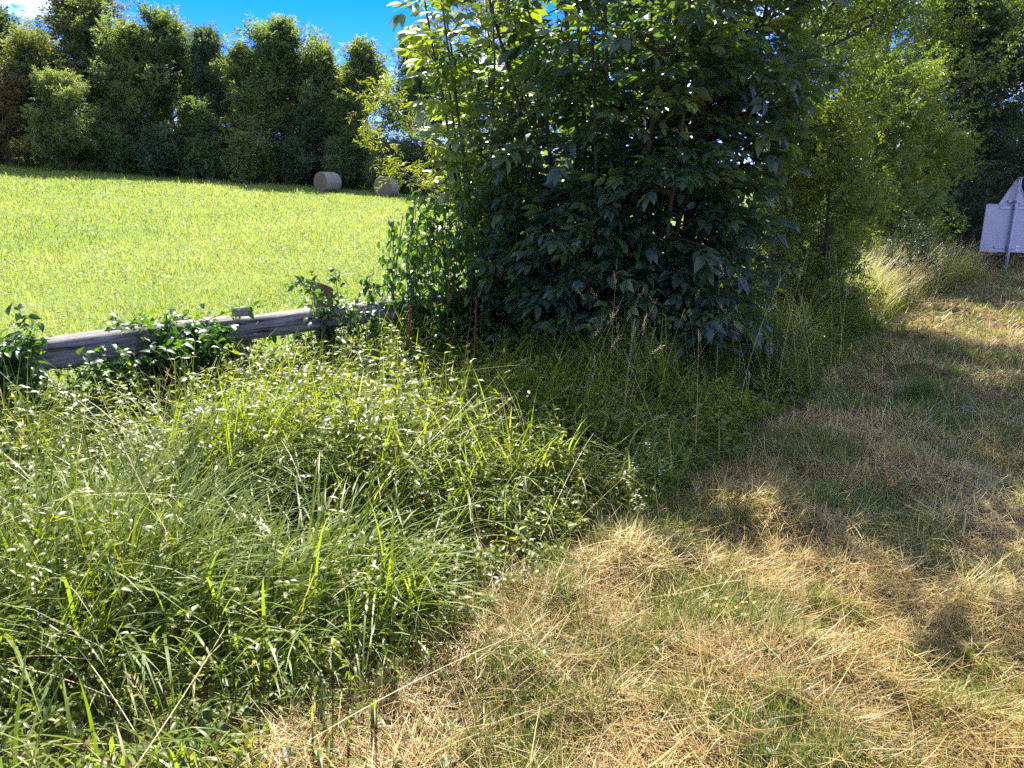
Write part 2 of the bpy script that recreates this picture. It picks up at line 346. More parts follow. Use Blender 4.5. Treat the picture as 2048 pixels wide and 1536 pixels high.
# tall verge between the fence and the mown strip
def vh(x, y):                             # local height of the verge growth
    e = e_of(x, y); s = s_of(x, y)
    h = .13 + .36 * sstep(-.05, .7, e) + .30 * (fbm(x * .9, y * .9, 41) - .5) + .78 * (vnoise(x * 1.9, y * 1.9, 44) - .52) * sstep(0, .5, e)
    h = h + .10 * sstep(-1.6, -.3, s) * sstep(-2.6, -1, x - (-1.0)) 
    h = h * (1 - .30 * sstep(3.2, 1.6, y)) * (1 + .35 * sstep(9, 11.5, y))
    return np.maximum(h, .09)
def verge_keep(x, y): 
    j = .35 * (fbm(x * 1.4, y * 1.4, 51) - .5)
    return (e_of(x, y) + j > 0) & (s_of(x, y) < .45 + j) & infov(x, y)
def build_verge_grass():
    mb = MB(); r = rng(12)
    for (y0, y1, dens, w, sg) in [(.9, 4.2, 1400, .0098, 6), (4.2, 8.5, 1250, .0105, 6), (8.5, 16, 700, .010, 4)]:
        n = int((y1 - y0) * 19 * dens); x, y = scatter(r, n, -7, 12, y0, y1, verge_keep)
        cl = fbm(x * 2.2, y * 2.2, 61, 3)                       # grass comes in tufts between the herbs
        k = r.random(len(x)) < np.clip((cl - .26) * 2.8, .06, 1) * np.where((vnoise(x * 1.9, y * 1.9, 44) < .27) & (y < 7) & (y > 2.6), .25, 1); x, y, cl = x[k], y[k], cl[k]; n = len(x)
        h = vh(x, y); far = sstep(8.5, 11, y)
        ln = h * r.uniform(.9, 1.75, n) + .04
        ln = np.minimum(ln, .85); dry = .28 * sstep(.55, .72, fbm(x * 1.1, y * 1.1, 71)) + .45 * far
        ti = np.clip(r.normal(.30, .14, n) + .25 * (cl - .5) + np.where(r.random(n) < .07 + dry * .5, r.uniform(.3, .6, n), 0), 0, 1)
        baz = 2 * pi * fbm(x * .7, y * .7, 81, 2) * 1.6 + r.normal(0, 1.0, n)
        blades(mb, pos(x, y, -.01), ln, w * r.uniform(.6, 1.5, n), baz, np.abs(r.normal(.3, .35, n)), r.uniform(.5, 2.9, n) * (1 - .35 * far), sg, ti)
    o = mb.build('verge_grass', M['grass'])
    tag(o, 'long unmown grass leaning over the verge in front of the fence', 'grass', kind='stuff')
build_verge_grass()

HERB = [leaf_t(.42, .08, .15), leaf_t(.55, .10, .22), leaf_t(.34, .08, .10)]
def herbs(mb, mbs, r, x, y, h, nodes, size, tlo, thi, kind=0, spread=.18):
    n = len(x); p = pos(x, y)
    az = r.uniform(0, 2 * pi, n); lean = np.abs(r.normal(.1, .22, n)); cv = r.uniform(0, .7, n)
    ti = r.uniform(tlo, thi, n)
    ctr = blades(mbs, p, h, .004, az, lean, cv, nodes, np.clip(ti - .1, 0, 1), .5)
    for q in range(1, nodes + 1):
        base = ctr[:, q]; f = q / nodes
        for sd in (0, 1):
            la = az + q * pi / 2 + sd * pi + r.normal(0, .35, n)
            pit = r.normal(.25 - .25 * (1 - f), .35, n)
            sz = np.broadcast_to(size, (n,)) * (1.15 - .55 * f) * r.uniform(.7, 1.25, n)
            k = r.random(n) < (.92 if f > .3 else .6)
            put(mb, HERB[kind], base[k], la[k], pit[k], r.normal(0, .3, n)[k], sz[k], np.clip(ti + r.normal(0, .12, n) + .18 * (f - .5), 0, 1)[k])
def build_undergrowth():
    mb, ms = MB(), MB(); r = rng(13)
    for (y0, y1, dens, nodes) in [(.9, 4.5, 160, 5), (4.5, 9, 150, 5), (9, 15, 50, 4)]:
        for kind, size, tl, th, sd in [(0, .066, .3, .9, 91), (1, .075, .15, .7, 93), (2, .06, .4, 1, 95)]:
            n = int((y1 - y0) * 19 * dens)
            x, y = scatter(r, n, -7, 12, y0, y1, verge_keep)
            g = fbm(x * 1.3, y * 1.3, sd, 3); k = r.random(len(x)) < np.clip((g - .42) * 5, .02, 1) * np.where(y > 9.5, .35, 1) * np.where((vnoise(x * 1.9, y * 1.9, 44) < .27) & (y < 7) & (y > 2.6), .3, 1); x, y = x[k], y[k]
            k = (y > 2.5) | (r.random(len(x)) < .4); x, y = x[k], y[k]
            h = vh(x, y) * r.uniform(.6, 1.12, len(x))
            herbs(mb, ms, r, x, y, h, nodes, size * (.62 + .38 * sstep(1.8, 3.2, y)), tl, th, kind)
    n = 2600; a = r.uniform(-4.5, 6, n); q = r.uniform(-.7, .35, n); x = FP[0] + FD[0] * a + FN[0] * q; y = FP[1] + FD[1] * a + FN[1] * q
    herbs(mb, ms, r, x, y, r.uniform(.28, .58, n) * (1 + .35 * (a > 4)), 5, .075, .05, .75, 1)
    o = mb.build('undergrowth', [M['herb']])
    tag(o, 'leafy weeds and creeping herbs tangled through the verge grass', 'undergrowth', kind='stuff')
    o2 = ms.build('undergrowth_stems', M['herb'], o)
    # low dense layer that closes the ground, tinted darker to paint gap shade
    mb = MB(); n = 60000; x, y = scatter(r, n, -7, 10, 1.0, 12, verge_keep)
    n = len(x); p = pos(x, y, 0); p[:, 2] += vh(x, y) * r.uniform(.05, .55, n)
    put(mb, HERB[0], p, r.uniform(0, 2 * pi, n), r.normal(.1, .5, n), r.normal(0, .5, n), r.uniform(.04, .075, n), np.clip(r.normal(.2, .15, n), 0, 1))
    o = mb.build('ground_cover', M['herb']); tag(o, 'low green ground cover, darkened as gap shade, under the tall verge grass', 'ground cover', kind='stuff')
build_undergrowth()

# dry grass stalks with seed heads
SEED = sprig_t(5, 9, .30, .22, .5)
def build_stalks():
    mb = MB(); r = rng(14)
    def st(x, y, ln, az, lean, cv, seed_p, w=.0028):
        n = len(x); p = pos(x, y)
        t = r.uniform(.55, 1, n)
        c = blades(mb, p, ln, w, az, lean, cv, 6, t, .5)
        k = r.random(n) < seed_p; kk = np.where(k)[0]
        if len(kk):
            a = c[kk, -1]; b = c[kk, -2]; d = a - b; L_ = np.linalg.norm(d, axis=1)
            put(mb, SEED, b, np.arctan2(-d[:, 0], d[:, 1]), np.arcsin(d[:, 2] / L_), r.uniform(0, 6, len(kk)), r.uniform(.06, .11, len(kk)), t[kk])
    # in front of the bushy tree
    n = 80; x = r.uniform(.3, 3.2, n); y = np.interp(x, [.3, 3.2], [5.0, 7.2]) + r.normal(0, .45, n); k = e_of(x, y) > -.05
    st(x[k], y[k], r.uniform(.6, 1.25, k.sum()), r.uniform(0, 6.3, k.sum()), np.abs(r.normal(.1, .15, k.sum())), r.uniform(0, .8, k.sum()), .8)
    # over the verge, leaning every way
    x, y = scatter(r, 600, -6, 3, 1.2, 7, lambda x, y: verge_keep(x, y)); n = len(x); 
    st(x, y, r.uniform(.35, .85, n), r.uniform(0, 6.3, n), np.abs(r.normal(.5, .4, n)), r.uniform(0, .9, n), .35)
    # long straight straws lying on top
    x, y = scatter(r, 110, -4, 1, 1.3, 5, lambda x, y: verge_keep(x, y)); n = len(x)
    p = pos(x, y); p[:, 2] += vh(x, y) * r.uniform(.5, .95, n)
    blades(mb, p, r.uniform(.3, .8, n), .0030, r.normal(-.9, .9, n), r.normal(1.3, .2, n), r.normal(0.15, .4, n), 6, r.uniform(.6, 1, n), .6)
    # pale tall grass on the mound to the right
    x, y = scatter(r, 6500, 3.5, 9.5, 9.2, 16, lambda x, y: verge_keep(x, y) & (s_of(x, y) < 1)); n = len(x)
    st(x, y, r.uniform(.55, 1.05, n), r.normal(-1.7, .9, n), np.abs(r.normal(.15, .15, n)), r.uniform(.3, 1.5, n), .35, .006)
    o = mb.build('dry_stalks', M['straw']); tag(o, 'pale dry grass stalks with seed heads standing out of the verge', 'dry grass', kind='stuff')
build_stalks()

# mown strip: cut straw lying on short grass
def mown_keep(x, y):
    j = .5 * (fbm(x * 1.6, y * 1.6, 52) - .5); return (e_of(x, y) + j < .06) & infov(x, y, .1)
def build_mown():
    mb, mg = MB(), MB(); r = rng(15)
    for (y0, y1, dens, w) in [(1.0, 3.2, 10500, .0027), (3.2, 5.5, 6000, .0036), (5.5, 9, 2000, .0055), (9, 20, 560, .011)]:
        n = int((y1 - y0) * 14 * dens); x, y = scatter(r, n, -2, 12 if y1 < 15 else 16, y0, y1, mown_keep)
        g = fbm(x * 2.6, y * 2.6, 101, 5); n = len(x)
        k = r.random(n) < np.clip(1.2 - 5 * np.clip(g + .09 * sstep(3.1, 4.2, y) - .5, 0, 1), .25, 1); x, y, g = x[k], y[k], g[k]; n = len(x)
        tuft = fbm(x * 3.1, y * 3.1, 111, 3)
        p = pos(x, y, 0); p[:, 2] += r.random(n) ** 2 * (.015 + .075 * np.clip(tuft - .35, 0, .5) * 2)
        up = r.random(n) < .07
        lean = np.where(up, r.uniform(.2, 1.0, n), r.normal(1.42, .20, n))
        ln = (r.uniform(.04, .15, n) + .12 * (r.random(n) < .12)) * np.where(up, .7, 1) * (1 + w * 20)
        az = 2 * pi * 1.5 * fbm(x * 1.5, y * 1.5, 121, 2) + r.normal(0, 1.6, n)
        ti = np.clip(r.normal(.48, .2, n) + .9 * (fbm(x * .9, y * .9, 131) - .5), 0, 1)
        blades(mb, p, ln, w * r.uniform(.6, 1.4, n), az, lean, r.normal(.15, .6, n), 3, ti, .35)
        # green regrowth
        n = int((y1 - y0) * 14 * dens * .95); x, y = scatter(r, n, -2, 12 if y1 < 15 else 16, y0, y1, mown_keep)
        g = fbm(x * 2.6, y * 2.6, 101, 5) + .13 * sstep(3.1, 4.2, y) + .025 ; k = r.random(len(x)) < np.clip((g - .40) * 4.5, .10, 1); x, y, g = x[k], y[k], g[k]; n = len(x)
        ln = r.uniform(.03, .085, n) * (1 + np.clip(g - .5, 0, .4) * 2.0)
        blades(mg, pos(x, y, -.005), ln, w * 1.1 * r.uniform(.6, 1.4, n), r.uniform(0, 2 * pi, n), np.abs(r.normal(.3, .3, n)), r.uniform(.1, 1.2, n), 3, np.clip(r.normal(.4, .22, n), 0, 1))
    # small broad leaves among the straw
    x, y = scatter(r, 9000, -1, 6, 1.2, 7, mown_keep); k = fbm(x * 2, y * 2, 141, 3) > .55; x, y = x[k], y[k]; n = len(x)
    put(mg, leaf_t(.7, .1, .1), pos(x, y, .02), r.uniform(0, 6.3, n), r.normal(.25, .3, n), r.normal(0, .3, n), r.uniform(.02, .05, n), np.clip(r.normal(.3, .2, n), 0, 1))
    o = mb.build('cut_straw', M['straw']); tag(o, 'dry golden cut grass lying over the mown strip', 'cut grass', kind='stuff')
    o = mg.build('mown_grass', M['lawn']); tag(o, 'short green regrowth between the dry cut grass', 'grass', kind='stuff')
build_mown()

# ------------------------------------------------------------------ trees
def grow(r, H, r0, cb, Rd, prof, nl, up0, up1, nsub=7, wob=.05, tipn=4, side=None, sublen=.42, irr=(.7, 1.2)):
    """trunk, limbs, sub-branches; returns wood MB and leaf points with outward azimuth and pitch"""
    wd = MB(); T = np.linspace(0, 1, 9)
    tp = np.stack([np.cumsum(r.normal(0, wob, 9)) * H * .12, np.cumsum(r.normal(0, wob, 9)) * H * .12, T * H], -1); tp -= tp[0]
    tube(wd, tp, r0 * (1 - .88 * T) * np.where(T < .05, 1.35, 1), 8)
    P, A, B = [], [], []
    for i in range(nl):
        t = cb + (.99 - cb) * (i + r.random()) / nl
        b = np.array([np.interp(t, T, tp[:, c]) for c in range(3)])
        az = i * 2.4 + r.normal(0, .4)
        ln = Rd * prof((t - cb) / (1 - cb)) * r.uniform(*irr)
        if side: ln *= side(az)
        el = R(up0 + (up1 - up0) * (t - cb) / (1 - cb)) + r.normal(0, .15)
        u = np.linspace(0, 1, 6)
        els = el + .5 * u - .15; azs = az + np.cumsum(r.normal(0, .12, 6))
        st = np.stack([-np.sin(azs) * np.cos(els), np.cos(azs) * np.cos(els), np.sin(els)], -1) * ln / 5
        lp = b + np.concatenate([[[0, 0, 0]], np.cumsum(st[:-1], 0)])
        rr = r0 * (1 - .85 * t) * .5
        tube(wd, lp, np.maximum(rr * (1 - .85 * u), .006), 5)
        for j in range(nsub):
            f = .2 + .8 * (j + r.random()) / nsub
            sb = np.array([np.interp(f, u, lp[:, c]) for c in range(3)])
            sa = az + r.choice([-1, 1]) * r.uniform(.3, 1.3); se = el + r.normal(.1, .5); sl_ = max(ln * sublen * (1.15 - .6 * f), .25) * r.uniform(.6, 1.3)
            d = np.array([-sin(sa) * cos(se), cos(sa) * cos(se), sin(se)])
            v = np.linspace(0, 1, 4)
            pts = sb + d * sl_ * v[:, None] + np.array([0, 0, .12 * sl_]) * (v ** 2)[:, None] + r.normal(0, .04 * sl_, (4, 3)) * (v > 0)[:, None]
            tube(wd, pts, np.maximum(rr * .35 * (1 - .8 * v), .004), 4)
            for q in range(tipn):
                g = .3 + .7 * (q + r.random()) / tipn
                P.append([np.interp(g, v, pts[:, c]) for c in range(3)]); A.append(sa); B.append(se)
    return wd, np.array(P), np.array(A), np.array(B)
def leaves(r, mb, P, A, B, per, jit, tm, size, tmean, tsd, droop=.3, clump=.16):
    n = len(P); ct = r.normal(0, clump, n)
    P2 = np.repeat(P, per, 0) + r.normal(0, jit, (n * per, 3)); k = n * per
    az = np.repeat(A, per) + r.normal(0, 1.1, k); pit = np.repeat(B, per) * .6 + r.normal(-droop, .5, k)
    pick = r.integers(0, len(tm), k); ti = np.clip(np.repeat(ct, per) + r.normal(tmean, tsd, k), 0, 1); S = size * r.uniform(.7, 1.3, k); ro = r.normal(0, .6, k)
    for q in range(len(tm)):
        m = pick == q
        if m.any(): put(mb, tm[q], P2[m], az[m], pit[m], ro[m], S[m], ti[m])

round_p = lambda t: np.sqrt(max(1 - (2 * t - .85) ** 2 / 1.5, .04))
tall_p = lambda t: max(.22, (.80 + .45 * sin(pi * t)) * (1 - .8 * t ** 3))
FSPR = [compound_t(201, 4, .30, .42, .4, True), sprig_t(202, 9, .34, .45), sprig_t(203, 8, .38, .4)]

def copy_thing(o, name=None):
    c = o.copy(); C.objects.link(c)
    for ch in [q for q in bpy.data.objects if q.parent == o]:
        d = ch.copy(); C.objects.link(d); d.parent = c
    return c
def place_tree(proto, x, y, sc, rz, label, group, used=set()):
    o = proto if proto.name not in used else copy_thing(proto)
    used.add(proto.name)
    o.location = (x, y, float(ground(np.array(x), np.array(y))) - .05); o.rotation_euler = (0, 0, rz); o.scale = sc if isinstance(sc, tuple) else (sc,) * 3
    tag(o, label, 'tree', group); return o
# far tree belt
def far_proto(seed, H, Rd, cb, mat, nl=30, per=4, size=.60, tm=.42):
    r = rng(seed); t = thing('broadleaf_tree', (0, 0, 0), None, 'tree')
    wd, P, A, B = grow(r, H, .17, cb, Rd, tall_p, nl, 40, 76, 8, .07, 4, irr=(.5, 1.3))
    k = (P[:, 2] > H * .5) | (r.random(len(P)) < .55); P, A, B = P[k], A[k], B[k]
    wd.build('trunk', M['farbark'], t); mb = MB(); leaves(r, mb, P, A, B, per, .27, FSPR, size, tm, .16, .05)
    mb.build('crown', mat, t, smooth=False); return t
PA = far_proto(301, 8.0, 2.7, .12, M['far_a']); PB = far_proto(302, 8.0, 2.9, .10, M['far_b'], 30); PC = far_proto(303, 8.0, 2.4, .12, M['far_c'], 28, 4)
PD = far_proto(304, 8.0, 2.6, .12, M['far_a'], 28, 4, tm=.7); PE = far_proto(305, 8.0, 2.2, .2, M['far_a'], 22, 3, tm=.6)
belt = [  # photo column, distance, height, proto, width factor, label
    (20, 51, 12.2, PC, 1.25, 'dark tree at the far left end of the belt behind the meadow'),
    (95, 49.5, 9.6, PB, 1.25, 'olive tree with drooping yellowish crown, lower than the belt trees behind it'),
    (190, 54, 13.6, PB, 1.2, 'tallest rounded tree in the left half of the far belt, yellow patches in its crown'),
    (285, 52, 11.8, PD, 1.1, 'yellow-green tree directly right of the tallest rounded one in the far belt'),
    (365, 54, 13.0, PA, 1.0, 'upright tree with a pointed top in the middle of the far belt'),
    (440, 54, 12.0, PC, .85, 'narrow dark tree in the far belt left of the broad domed one'),
    (500, 53, 11.0, PE, .9, 'slender open tree tucked against the broad domed tree in the far belt'),
    (560, 53, 13.0, PA, 1.25, 'broad domed tree in the far belt, standing well above the left hay bale'),
    (650, 53, 11.6, PD, .95, 'light green tree in the far belt straight above the left hay bale'),
    (735, 53, 12.2, PE, 1.15, 'thin open tree in the far belt with sky showing through, above the right hay bale'),
    (262, 50, 7.0, PD, 1.2, 'small pale tree in front of the yellow-green far tree'),
    (400, 50, 6.2, PA, 1.3, 'small bushy tree at the foot of the pointed far tree'),
    (525, 51, 7.4, PD, 1.2, 'small light green tree between the slender and the broad domed far trees'),
    (625, 51, 6.4, PC, 1.3, 'small dark tree just left above the left hay bale'),
    (705, 51, 7.2, PA, 1.1, 'small tree between the two hay bales, lower than the belt behind'),
    (850, 50, 12.6, PC, 1.1, 'dark tall tree in the far belt half hidden by the yellow-leaved tree'),
]
for k, (px, d, H, pr, wf, lb) in enumerate(belt):
    place_tree(pr, at(px, d, 3), d, (H / 12 * wf, H / 12 * wf, H / 12), k * 1.3, lb, 'trees in the belt behind the meadow')
back = [(60, 60, 11, PA), (240, 60, 11, PC), (330, 60, 11.2, PB), (400, 61, 10.6, PD), (480, 61, 10.6, PA), (535, 58, 10.6, PC), (610, 61, 11, PC), (690, 60, 10.2, PA), (930, 58, 11.5, PB), (1040, 60, 11, PA), (1160, 60, 10.5, PD), (-60, 55, 12, PA)]
for k, (px, d, H, pr) in enumerate(back):
    place_tree(pr, at(px, d, 3), d, (H / 12 * 1.05, H / 12 * 1.05, H / 12), k * 2.1 + .5, 'tree of the dark second row seen only in gaps of the far belt', 'second row of the far tree belt')

def shrub(name, seed, x, y, H, Rd, mat, label, tmp, size, nl=16, per=8, jit=.12, tm=.45, cat='shrub', group=None, droop=.25, cb=.08, nsub=6, prof=round_p):
    r = rng(seed); t = thing(name, (x, y, float(ground(np.array(x), np.array(y))) - .03), label, cat, group)
    wd, P, A, B = grow(r, H, .035 + .008 * H, cb, Rd, prof, nl, 10, 70, nsub, .06, 4)
    wd.build('branches' if cat == 'shrub' else 'trunk', M['bark'], t); mb = MB(); leaves(r, mb, P, A, B, per, jit, tmp, size, tm, .17, droop)
    mb.build('foliage' if cat == 'shrub' else 'crown', mat, t, smooth=False); return t
G = 'shrubs along the foot of the far tree belt'
shrub('shrub', 401, at(28, 47, 2), 47, 4.0, 2.1, M['russet'], 'russet brown shrub at the left end of the meadow edge', FSPR, .38, 20, 8, .2, group=G)
shrub('shrub', 402, at(145, 46.5, 2), 46.5, 4.3, 2.2, M['far_a'], 'pale green rounded shrub standing out in front of the far trees', FSPR, .38, 20, 8, .2, .75, group=G)
for k, (px, d, H, lb) in enumerate([(235, 48, 2.6, 'low dark shrub right of the pale rounded shrub at the meadow edge'), (330, 48.5, 3.0, 'dark shrub under the yellow-green far tree'), (420, 49, 2.6, 'dark shrub under the narrow dark far tree'),
                                    (510, 49, 3.2, 'greenish shrub left of the left hay bale at the foot of the far trees'), (590, 50, 2.8, 'dark shrub just left of the left hay bale'), (690, 50, 3.2, 'dark shrub behind and between the two hay bales'), (790, 49, 3.4, 'dark shrub behind the right hay bale'), (-30, 48, 3, 'dark shrub cut by the left frame edge at the meadow corner'), (880, 49, 3, 'dark shrub at the meadow edge behind the yellow-leaved tree')]):
    shrub('shrub', 410 + k, at(px, d, 2), d, H * .55, 1.35, M['far_c' if k % 3 == 1 else 'far_a'], lb, FSPR, .42, 20, 9, .22, .4 if k != 3 else .8, group=G, cb=.02)

us = shrub('shrub', 440, 0, 0, 1.7, 1.5, M['far_a'], 'dark understorey shrub deep between the trunks of the far belt', FSPR, .5, 22, 9, .25, .4, group='understorey inside the far tree belt', cb=.02)
for k in range(17):
    o = us if k == 0 else copy_thing(us); x, y = -39 + 3.1 * k, 55.5 + 1.5 * sin(k * 1.7)
    o.location = (x, y, float(ground(np.array(x), np.array(y))) - .3); o.rotation_euler[2] = k * 1.1; o.scale = (1.2, 1.2, .75 + .4 * sin(k * 2.3))
# ------------------------------------------------------------------ the bushy tree in the middle: many stems, large compound leaves
COMP = [compound_t(s, 3, .40, .46, dr) for s, dr in ((501, .3), (502, .55), (503, .8), (504, .45))]
def bushy_tree():
    r = rng(51); bx, by = 1.15, 7.2
    t = thing('bushy_tree', (bx, by, float(ground(np.array(bx), np.array(by)))), 'dark many-stemmed bushy tree with big compound leaves filling the centre', 'tree')
    wd, mb = MB(), MB()
    P, A, B, S, TI = [], [], [], [], []
    n = 26
    for i in range(n + 20):
        a = i * 2.4; q = np.sqrt((i + .5) / n)
        b = np.array([.75 * q * cos(a), .40 * q * sin(a), 0.])
        H = r.uniform(3.1, 4.7) * (1.05 - .18 * min(q, 1))
        if i >= n: b = np.array([r.uniform(-1.05, .55), r.uniform(-.6, .1), 0.]); H = r.uniform(.8, 1.7)   # low suckers in front
        tx = b[0] * (1.75 if i < n else 1.05) + r.normal(0, .15); ty = b[1] * (2.2 if i < n else 1.3) + r.normal(0, .12)
        u = np.linspace(0, 1, 8)
        pts = np.stack([b[0] + (tx - b[0]) * u ** 1.3, b[1] + (ty - b[1]) * u ** 1.3, u * H], -1) + np.cumsum(r.normal(0, .02, (8, 3)), 0) * (u > 0)[:, None]
        tube(wd, pts, .026 * (1 - .8 * u) + .004, 6)
        nn = int(H / .14)
        for k in range(nn):
            f = .10 + .9 * (k + r.random()) / nn; low = i >= n
            p0 = np.array([np.interp(f, u, pts[:, c]) for c in range(3)])
            out = math.atan2(-(p0[0] + .01), p0[1] + .01)
            az = out + r.normal(0, 1.0) if r.random() < .75 else r.uniform(0, 6.28)
            sl_ = r.uniform(.15, .85) * (1.0 - .55 * f) * (.6 if low else 1); el = r.normal(.35, .3) - (.35 if f < .35 else 0)
            d = np.array([-sin(az) * cos(el), cos(az) * cos(el), sin(el)]); v = np.linspace(0, 1, 4)
            sp = p0 + d * sl_ * v[:, None] - np.array([0, 0, .22 * sl_]) * (v ** 2)[:, None]
            tube(wd, sp, .007 * (1 - .6 * v) + .001, 4)
            m = r.integers(5, 8); pale = r.random() < .13; sz = r.uniform(.75, 1.15)
            for j in range(m):
                g = 1 - .75 * j / m; P.append([np.interp(g, v, sp[:, c]) for c in range(3)])
                A.append(az + (0 if j == 0 else (-1) ** j * r.uniform(.5, 1.4))); B.append(el * .4 + r.normal(.1, .3)); S.append(r.uniform(.22, .43) * sz); TI.append(.55 * pale)
    P, A, B, S, TI = map(np.array, (P, A, B, S, TI)); 
    k = (P[:, 2] > .26 + .2 * r.random(len(P))) & ((P[:, 2] < 2.1) | (r.random(len(P)) < np.where(P[:, 0] < .2, .6, .95))); P, A, B, S, TI = P[k], A[k], B[k], S[k], TI[k]
    pick = r.integers(0, 4, len(P)); ti = np.clip(TI + r.normal(.33, .2, len(P)) + .10 * (P[:, 2] - 1.5) * (r.random(len(P)) < .5), 0, 1)
    for q in range(4):
        m = pick == q; put(mb, COMP[q], P[m], A[m], B[m], r.normal(0, .3, m.sum()), S[m], ti[m])
    wd.build('stems', M['stem'], t); mb.build('foliage', M['bush'], t)
bushy_tree()

# yellow-green young tree at its left edge, same kind of leaves with sunlight put into a paler tint
def young_tree(name, seed, x, y, stems, H, spread, mat, label, lsize, tmean, cat='tree', lo=.3):
    r = rng(seed); t = thing(name, (x, y, float(ground(np.array(x), np.array(y)))), label, cat); wd, mb = MB(), MB(); P, A, B = [], [], []
    for i in range(stems):
        a = i * 2.4; b = np.array([.12 * cos(a), .12 * sin(a), 0]); h = H * r.uniform(.7, 1.05); u = np.linspace(0, 1, 8)
        tp = np.array([spread * r.uniform(.3, 1) * cos(a), spread * .7 * r.uniform(.3, 1) * sin(a)])
        pts = np.stack([b[0] + tp[0] * u ** 1.4, b[1] + tp[1] * u ** 1.4, u * h], -1) + np.cumsum(r.normal(0, .015, (8, 3)), 0) * (u > 0)[:, None]
        tube(wd, pts, .018 * (1 - .75 * u) + .003, 6)
        nn = int(h * (1 - lo) / .10)
        for k in range(nn):
            f = lo + (1 - lo) * (k + r.random()) / nn; p0 = [np.interp(f, u, pts[:, c]) for c in range(3)]
            for sd in (0, 1): P.append(p0); A.append(k * pi / 2 + sd * pi + r.normal(0, .4)); B.append(r.normal(.35, .3))
    P, A, B = map(np.array, (P, A, B)); pick = r.integers(0, 4, len(P))
    for q in range(4):
        m = pick == q; put(mb, COMP[q], P[m], A[m], B[m], r.normal(0, .3, m.sum()), r.uniform(.7, 1.2, m.sum()) * lsize, np.clip(r.normal(tmean, .15, m.sum()), 0, 1))
    wd.build('stems', M['stem'], t); mb.build('foliage', mat, t)
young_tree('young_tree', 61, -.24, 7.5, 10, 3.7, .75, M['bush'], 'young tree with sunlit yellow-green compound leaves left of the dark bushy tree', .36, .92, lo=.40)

# narrow yellowing leaves reaching out to the left
NAR = [sprig_t(s, 11, .30, .24, .8) for s in (601, 602, 603)]
def yellow_tree():
    r = rng(62); x, y = -.22, 11.2
    t = thing('yellow_leaved_tree', (x, y, float(ground(np.array(x), np.array(y)))), 'tree with narrow yellow leaves on thin branches reaching out over the meadow', 'tree')
    wd, P, A, B = grow(r, 3.6, .06, .12, 1.45, lambda q: 1.0 if q < .65 else .75, 24, 10, 50, 6, .04, 4, side=lambda az: 1.0 + .25 * sin(az))
    wd.build('trunk', M['bark'], t); mb = MB(); leaves(r, mb, P, A, B, 3, .07, NAR, .24, .5, .2, .2); mb.build('crown', M['yellow'], t)
yellow_tree()

# climbing vine over the left side of the bush
def vine():
    r = rng(63); x, y = -.75, 7.1
    t = thing('climbing_vine', (x, y, float(ground(np.array(x), np.array(y)))), 'green climbing vine hanging in strands down the left side of the bush', 'vine'); wd, mb = MB(), MB()
    for i in range(60):
        top = np.array([r.uniform(-.32, .75), r.uniform(-.35, .5), r.uniform(1.1, 2.0)]); ln = r.uniform(.6, 1.5); u = np.linspace(0, 1, 7)
        top[2] = min(top[2], 1.35 + .9 * (top[0] + .32))
        pts = top + np.stack([.22 * (top[0] - .1) * np.sin(u * 2), np.zeros(7) - .1 * u, -u * min(ln, top[2] - .05)], -1) + np.cumsum(r.normal(0, .025, (7, 3)), 0)
        tube(wd, pts, .004, 4)
        m = 46; g = r.random(m); P = np.stack([np.interp(g, u, pts[:, c]) for c in range(3)], -1) + r.normal(0, .05, (m, 3))
        put(mb, HERB[1], P, r.uniform(0, 6.3, m), r.normal(-.5, .4, m), r.normal(0, .4, m), r.uniform(.05, .10, m), np.clip(r.normal(.45, .25, m), 0, 1))
    wd.build('vine_stems', M['stem'], t); mb.build('foliage', M['vine'], t)
vine()

# ------------------------------------------------------------------ hedge on the right
SM = [sprig_t(s, 9, .30, .46, 1.0) for s in (701, 702, 703)]
def hedge_tree(name, seed, px, d, H, Rd, mat, label, size, nl, per, jit, tm, cb=.12, nsub=8, cat='tree', r0=None, prof=round_p, tmp=SM, tipn=5, up=(15, 60), group='trees and shrubs of the hedge on the right', dz=0):
    r = rng(seed); x = at(px, d); t = thing(name, (x, d, float(ground(np.array(x), np.array(d))) - .03), label, cat, group)
    wd, P, A, B = grow(r, H, r0 or .02 * H, cb, Rd, prof, nl, *up, nsub, .05, tipn)
    wd.build('trunk' if cat == 'tree' else 'branches', M['bark'], t); mb = MB(); leaves(r, mb, P, A, B, per, jit, tmp, size, tm, .17, .2)
    mb.build('crown' if cat == 'tree' else 'foliage', mat, t, smooth=False); return t
hedge_tree('hedge_tree', 71, 1540, 9.9, 6.5, 2.1, M['hedge'], 'tall tree with a dark twiggy trunk and small leaves rising behind the bushy tree', .20, 46, 5, .15, .45, .40, 9, r0=.11)
hedge_tree('hedge_tree', 72, 1270, 11.0, 6.4, 1.8, M['hedge'], 'olive-green tree showing over the top of the dark bushy tree', .22, 36, 5, .17, .45, .32, 8)
hedge_tree('hedge_tree', 73, 1730, 20.5, 7.2, 2.8, M['hedge'], 'tree with bright yellow-green crown right of the dark twiggy trunk', .26, 36, 5, .2, .75, .08, 8)
hedge_tree('hedge_tree', 74, 1960, 22.5, 6.6, 3.0, M['hedge'], 'green tree rising straight behind the road sign, sky over its top', .28, 38, 6, .22, .6, .06, 8)
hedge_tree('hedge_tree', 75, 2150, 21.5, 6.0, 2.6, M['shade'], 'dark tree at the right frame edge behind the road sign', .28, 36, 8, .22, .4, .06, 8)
hedge_tree('hedge_tree', 76, 1850, 21.5, 5.6, 2.2, M['shade'], 'dark shaded tree left of the road sign', .26, 34, 9, .2, .4, .05, 8)
